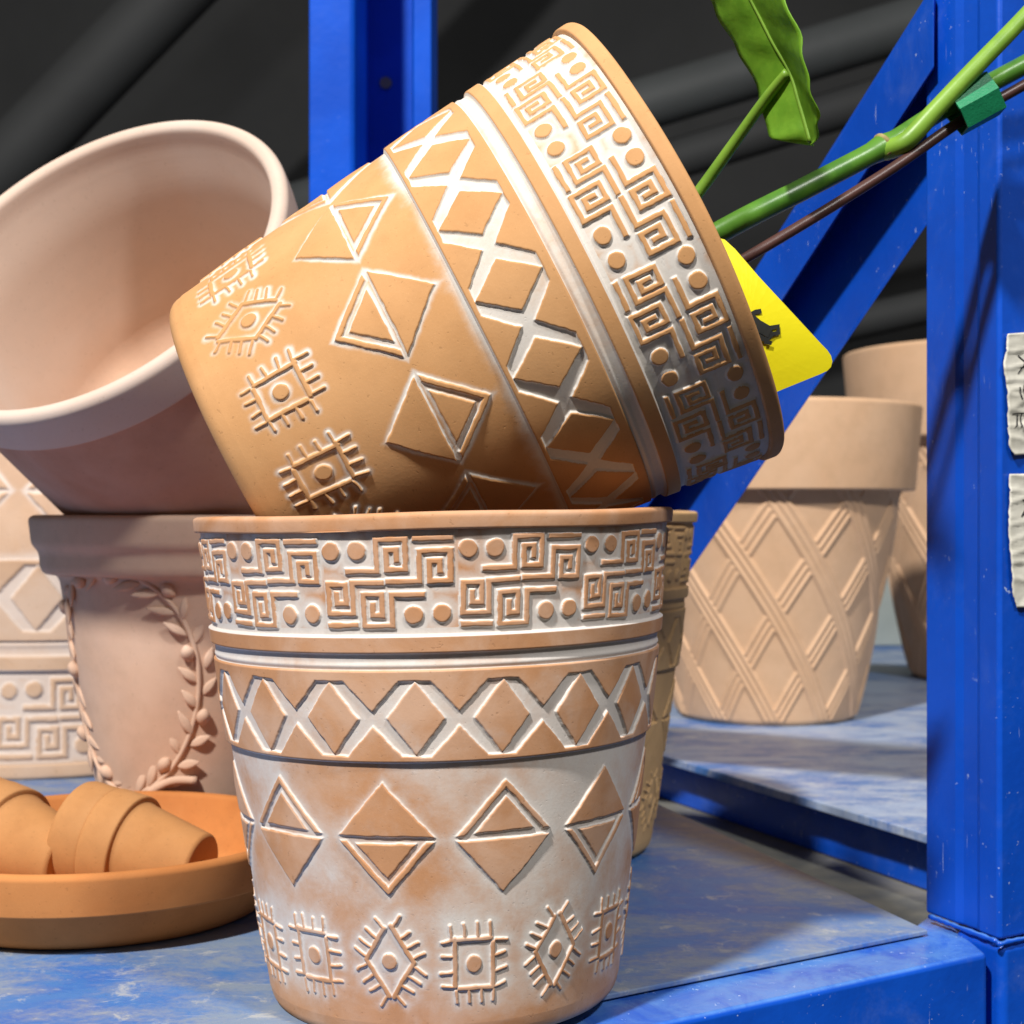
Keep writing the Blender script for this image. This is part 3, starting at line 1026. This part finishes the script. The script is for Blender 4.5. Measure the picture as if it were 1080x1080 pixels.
tube(bm, [PL(p) for p in sp], np.linspace(0.0030, 0.0021, len(sp)), 12)
bm_obj('leaf_stalk', bm, M_young, plant)
# leaf: two halves folded along the midrib, wavy margin
mid = [(700, -135), (738, -85), (775, -30), (797, 10), (815, 45), (833, 76), (842, 105), (850, 132), (856, 153)]
left = [(700, -135), (705, -85), (728, -30), (750, 4), (768, 38), (787, 70), (804, 112), (812, 145), (856, 153)]
right = [(700, -135), (765, -95), (806, -40), (831, 8), (845, 45), (850, 80), (860, 112), (863, 135), (856, 153)]
nm = 44
ym = np.linspace(0.618, 0.608, nm + 1)


def line2(ps):
    return spline([Vector((p[0], p[1], 0)) for p in ps], nm)


lm, ll, lr = line2(mid), line2(left), line2(right)
nc = 9
P = np.zeros((nm + 1, 2 * nc + 1, 3))
for i in range(nm + 1):
    s = i / nm
    for j in range(-nc, nc + 1):
        f = abs(j) / nc
        tgt = ll[i] if j < 0 else lr[i]
        q = lm[i] * (1 - f) + tgt * f
        wav = math.sin(i * 0.9 + (0 if j < 0 else 2)) * 2.4 * f ** 3
        vein = 0.0005 * math.sin(i * 1.1 - f * 3) * f * (1 - f) * 4
        Yd = ym[i] + (0.022 * f ** 1.2 if j < 0 else -0.034 * f ** 1.1) * math.sin(math.pi * min(max(s, .02), .98)) ** .6 + vein
        p = at(q.x + wav, q.y + wav * 0.5, Yd)
        P[i, j + nc] = PL(p)
o = grid_mesh('leaf', P, M_leaf, plant, wrap=False)
md = o.modifiers.new('thick', 'SOLIDIFY')
md.thickness = 0.0005
bm = bmesh.new()
tube(bm, [PL(at(lm[i].x, lm[i].y, ym[i] - 0.0004)) for i in range(2, nm)], np.linspace(0.0004, 0.0011, nm - 2), 8)
bm_obj('leaf_midrib', bm, M_young, plant)

M_stake = plain('brown_plastic_coat', (0.075, 0.032, 0.026), (0.055, 0.024, 0.02), 0.38, 40, 0.1, 300)
bm = bmesh.new()
sp = spline([at(640, 352, 0.630), at(780, 276, 0.632), at(930, 185, 0.648), at(1010, 130, 0.658), at(1090, 84, 0.667), at(1190, 26, 0.68)], 40)
tube(bm, sp, 0.0024, 14)
tag(bm_obj('plant_stake', bm, M_stake), 'thin brown stake running beside the green stem', 'stake')

M_tie = plain('green_tape', (0.010, 0.24, 0.10), (0.007, 0.19, 0.08), 0.45, 90, 0.2, 900)
c = (at(1021, 105, 0.6625))
ax = (at(1085, 66, 0.678) - at(1000, 112, 0.667)).normalized()
s_ = ax.cross(Vector((0, 1, 0))).normalized()
if s_.z < 0: s_ = -s_
y_ = Vector((0, 1, 0))
ring = [(0.0085, 0.002), (0.0070, 0.0085), (-0.001, 0.0085), (-0.0125, 0.001), (-0.0115, -0.0080), (-0.0030, -0.0125), (0.0060, -0.0085)]
bm = bmesh.new()
rows = []
nrw = 11
for k in range(nrw):
    t = (k / (nrw - 1) - 0.5) * 0.0215
    rows.append([bm.verts.new(c + ax * (t + (0.0004 * (-1) ** q if k in (0, nrw - 1) else 0)) + s_ * u + y_ * v_) for q, (u, v_) in enumerate(ring)])
for a, b in zip(rows, rows[1:]):
    for q in range(len(ring)):
        bm.faces.new((a[q], a[(q + 1) % len(ring)], b[(q + 1) % len(ring)], b[q]))
o = bm_obj('plant_tie', bm, M_tie, None, False)
md = o.modifiers.new('thick', 'SOLIDIFY')
md.thickness = 0.0007
tag(o, 'green tape tie binding the stem to the brown stake', 'plant tie')

# yellow tag, a thin plastic card with a dark brush mark
M_tag = plain('yellow_plastic', (0.80, 0.70, 0.012), (0.76, 0.66, 0.01), 0.38, 12, 0.05, 500)
M_ink = plain('black_ink', (0.012, 0.013, 0.012), (0.02, 0.02, 0.018), 0.6, 200, 0)
YT = 0.605
outl = [(700, 262), (752, 250), (764, 253), (775, 263), (800, 292), (840, 335), (866, 363), (872, 369), (876, 375), (877.5, 381), (876, 387), (872, 391), (866, 394), (824, 411), (780, 430), (715, 440)]


def tagp(px, py, lift=0.0):
    # the card bows slightly
    Y = YT + 0.010 * ((px - 790) / 90) - 0.006 * math.cos((py - 335) / 60) - lift
    return at(px, py, Y)


tr = thing('plant_tag', 'yellow plastic tag with a black character sticking out of the tilted pot', 'tag', tagp(800, 340))
TL = lambda p: p - tagp(800, 340)
bm = bmesh.new()
dense = []
for k in range(len(outl)):
    a, b = outl[k], outl[(k + 1) % len(outl)]
    for t in (0, .25, .5, .75):
        dense.append((a[0] * (1 - t) + b[0] * t, a[1] * (1 - t) + b[1] * t))
ctr = (788, 340)
rings = []
for f in (1.0, 0.75, 0.5, 0.25):
    rings.append([bm.verts.new(TL(tagp(ctr[0] + (p[0] - ctr[0]) * f, ctr[1] + (p[1] - ctr[1]) * f))) for p in dense])
cv = bm.verts.new(TL(tagp(*ctr)))
nn = len(dense)
for a, b in zip(rings, rings[1:]):
    for k in range(nn):
        bm.faces.new((a[k], a[(k + 1) % nn], b[(k + 1) % nn], b[k]))
for k in range(nn):
    bm.faces.new((rings[-1][k], rings[-1][(k + 1) % nn], cv))
o = bm_obj('card', bm, M_tag, tr, False)
md = o.modifiers.new('thick', 'SOLIDIFY')
md.thickness = 0.0007
md.offset = 0


def stroke(bm, pts, wd, fn, lift):
    """flat ribbon following pixel points, wd = width list in pixels"""
    vs = []
    for k, p in enumerate(pts):
        a = Vector(pts[max(k - 1, 0)])
        b = Vector(pts[min(k + 1, len(pts) - 1)])
        d = (b - a).normalized()
        nx, ny = -d.y, d.x
        w_ = wd[k] / 2
        vs.append((bm.verts.new(fn(p[0] + nx * w_, p[1] + ny * w_, lift)), bm.verts.new(fn(p[0] - nx * w_, p[1] - ny * w_, lift))))
    for a, b in zip(vs, vs[1:]):
        bm.faces.new((a[0], a[1], b[1], b[0]))


bm = bmesh.new()
fn = lambda x, y, l: TL(tagp(x, y, l))
stroke(bm, [(786, 334), (797, 329), (803, 328)], [3, 5, 5], fn, .0009)
stroke(bm, [(790, 330), (800, 340), (812, 347)], [4, 6, 6], fn, .0010)
stroke(bm, [(812, 346), (821, 344), (821, 351), (813, 353)], [5, 5, 5, 5], fn, .0011)
stroke(bm, [(800, 341), (801, 352), (805, 358)], [5, 6, 4], fn, .0012)
stroke(bm, [(796, 356), (808, 358), (815, 350)], [4, 6, 7], fn, .0013)
stroke(bm, [(802, 347), (812, 352)], [8, 9], fn, .0014)
stroke(bm, [(806, 360), (814, 362)], [5, 4], fn, .0015)
bm_obj('brush_mark', bm, M_ink, tr, False)

# ------------------------------------------------------------------ two paper notes on the post's front face
M_paper = plain('creased_paper', (0.66, 0.64, 0.56), (0.58, 0.56, 0.48), 0.7, 40, 0.25, 160)
M_pen = plain('pen_ink', (0.03, 0.03, 0.035), None, 0.6, 100, 0)
FP = P2 + U * 0.0


def on_post(px, py, lift=0.0):
    """point on the post's front face under a photo pixel"""
    # ray from the camera meets the vertical plane through P2 along U
    k = (px - 540) / F
    s = (FP.x - k * FP.y) / (k * U.y - U.x)
    p = FP + U * s
    out = Vector((U.y, -U.x, 0)).normalized()
    p = p + out * lift
    return Vector((p.x, p.y, CH - (py - 540) / F * p.y))


def note(edge_l, y0, y1, marks, label, seed):
    root = thing('paper_note', label, 'paper note', on_post(1075, (y0 + y1) / 2), None, 'paper notes stuck on the post')
    org = on_post(1075, (y0 + y1) / 2)
    rows, cols = 60, 30
    P = np.zeros((rows, cols, 3))

    def lift(x, y):
        v = mnoise.noise(Vector((x * 0.05, y * 0.07, seed))) + 0.6 * mnoise.noise(Vector((x * .12, y * 0.13, seed + 5)))
        r = 1 - abs(mnoise.noise(Vector((x * .03 + 0.4 * y * .03, y * 0.06, seed + 9)))) * 2
        return 0.0014 + 0.0005 * v + 0.0008 * max(r, 0) ** 3
    for i in range(rows):
        f = i / (rows - 1)
        y = y0 + (y1 - y0) * f
        el = np.interp(y, [e[1] for e in edge_l], [e[0] for e in edge_l]) + 0.8 * mnoise.noise(Vector((y * .3, seed, 0)))
        for j in range(cols):
            g = j / (cols - 1)
            x = el + (1135 - el) * g
            yy = y + (1 - f) * 6 * -g * (1 if seed == 1 else .3) + f * 3 * -g
            P[i, j] = on_post(x, yy, lift(x, yy)) - org
    o = grid_mesh('sheet', P, M_paper, root, wrap=False)
    m_ = o.modifiers.new('thick', 'SOLIDIFY')
    m_.thickness = 0.0003
    m_.offset = 0
    bm = bmesh.new()
    for k, mk in enumerate(marks):
        d = spline([Vector((p[0], p[1], 0)) for p in mk], 8)
        stroke(bm, [(p.x, p.y) for p in d], [1.3] * len(d), lambda x, y, l: on_post(x, y, lift(x, y) + l) - org, 0.0004 + 0.00003 * k)
    bm_obj('handwriting', bm, M_pen, root, False)


note([(1060, 350), (1058, 372), (1055, 386), (1059, 408), (1060, 440), (1061, 470), (1066, 480)], 352, 480,
     [[(1071, 375), (1077, 381), (1082, 389)], [(1078, 380), (1075, 388), (1071, 394)], [(1073, 388), (1079, 386)], [(1079, 362), (1080, 370)],
      [(1079, 402), (1075, 410), (1077, 416)], [(1071, 408), (1072, 416), (1074, 421)], [(1075, 411), (1082, 410)],
      [(1064, 437), (1070, 436), (1077, 436)], [(1070, 437), (1069, 446), (1067, 451)], [(1074, 436), (1073, 445), (1073, 451)], [(1077, 437), (1082, 446)],
      [(1088, 372), (1098, 380), (1090, 388)], [(1090, 408), (1098, 406), (1096, 418)], [(1088, 440), (1099, 438), (1092, 450)]],
     'upper creased paper note with handwriting on the blue post', 1)
note([(1062, 500), (1062, 530), (1061, 555), (1063, 590), (1065, 625), (1070, 640)], 500, 641,
     [[(1074, 527), (1078, 529), (1079, 536), (1076, 541), (1074, 545)], [(1075, 543), (1082, 541)], [(1090, 526), (1098, 530), (1092, 544)]],
     'lower creased paper note with a torn bottom edge on the blue post', 2)

# ------------------------------------------------------------------ light
def lamp(name, loc, target, size, power, col):
    L = bpy.data.lights.new(name, 'AREA')
    L.shape = 'DISK'
    L.size = size
    L.energy = power
    L.color = col
    o = bpy.data.objects.new(name, L)
    COL.objects.link(o)
    o.location = loc
    o.rotation_euler = (Vector(target) - Vector(loc)).to_track_quat('-Z', 'Y').to_euler()
    return o


def sky_dir(az, el):
    a_, e_ = math.radians(az), math.radians(el)
    return Vector((math.sin(a_) * math.cos(e_), -math.cos(a_) * math.cos(e_), math.sin(e_)))


KEYDIR = sky_dir(-29, 48)
lamp('key_lamp', Vector((0.0, 0.75, 0.15)) + KEYDIR * 3.6, (0.0, 0.85, 0.15), 0.22, 200, (1.0, 0.965, 0.92))
RDIR = sky_dir(34, 47)
lamp('right_lamp', Vector((0.0, 0.75, 0.15)) + RDIR * 3.2, (0.0, 0.85, 0.15), 0.30, 54, (1.0, 0.985, 0.96))

W = bpy.data.worlds.new('World')
S.world = W
W.use_nodes = True
bg = W.node_tree.nodes['Background']
bg.inputs[0].default_value = (1.0, 0.95, 0.89, 1)
bg.inputs[1].default_value = 0.115

# ------------------------------------------------------------------ camera
cam = bpy.data.cameras.new('Camera')
co = bpy.data.objects.new('Camera', cam)
COL.objects.link(co)
co.location = (0, 0, CH)
co.rotation_euler = (math.pi / 2, 0, 0)
cam.sensor_width = 36
cam.lens = 36 * F / 1080
cam.clip_start = 0.01
cam.clip_end = 100
cam.dof.use_dof = True
cam.dof.focus_distance = 0.57
cam.dof.aperture_fstop = 20
S.camera = co

S.render.engine = 'CYCLES'
S.view_settings.view_transform = 'Standard'
S.view_settings.look = 'None'
S.view_settings.exposure = 0
S.view_settings.gamma = 1
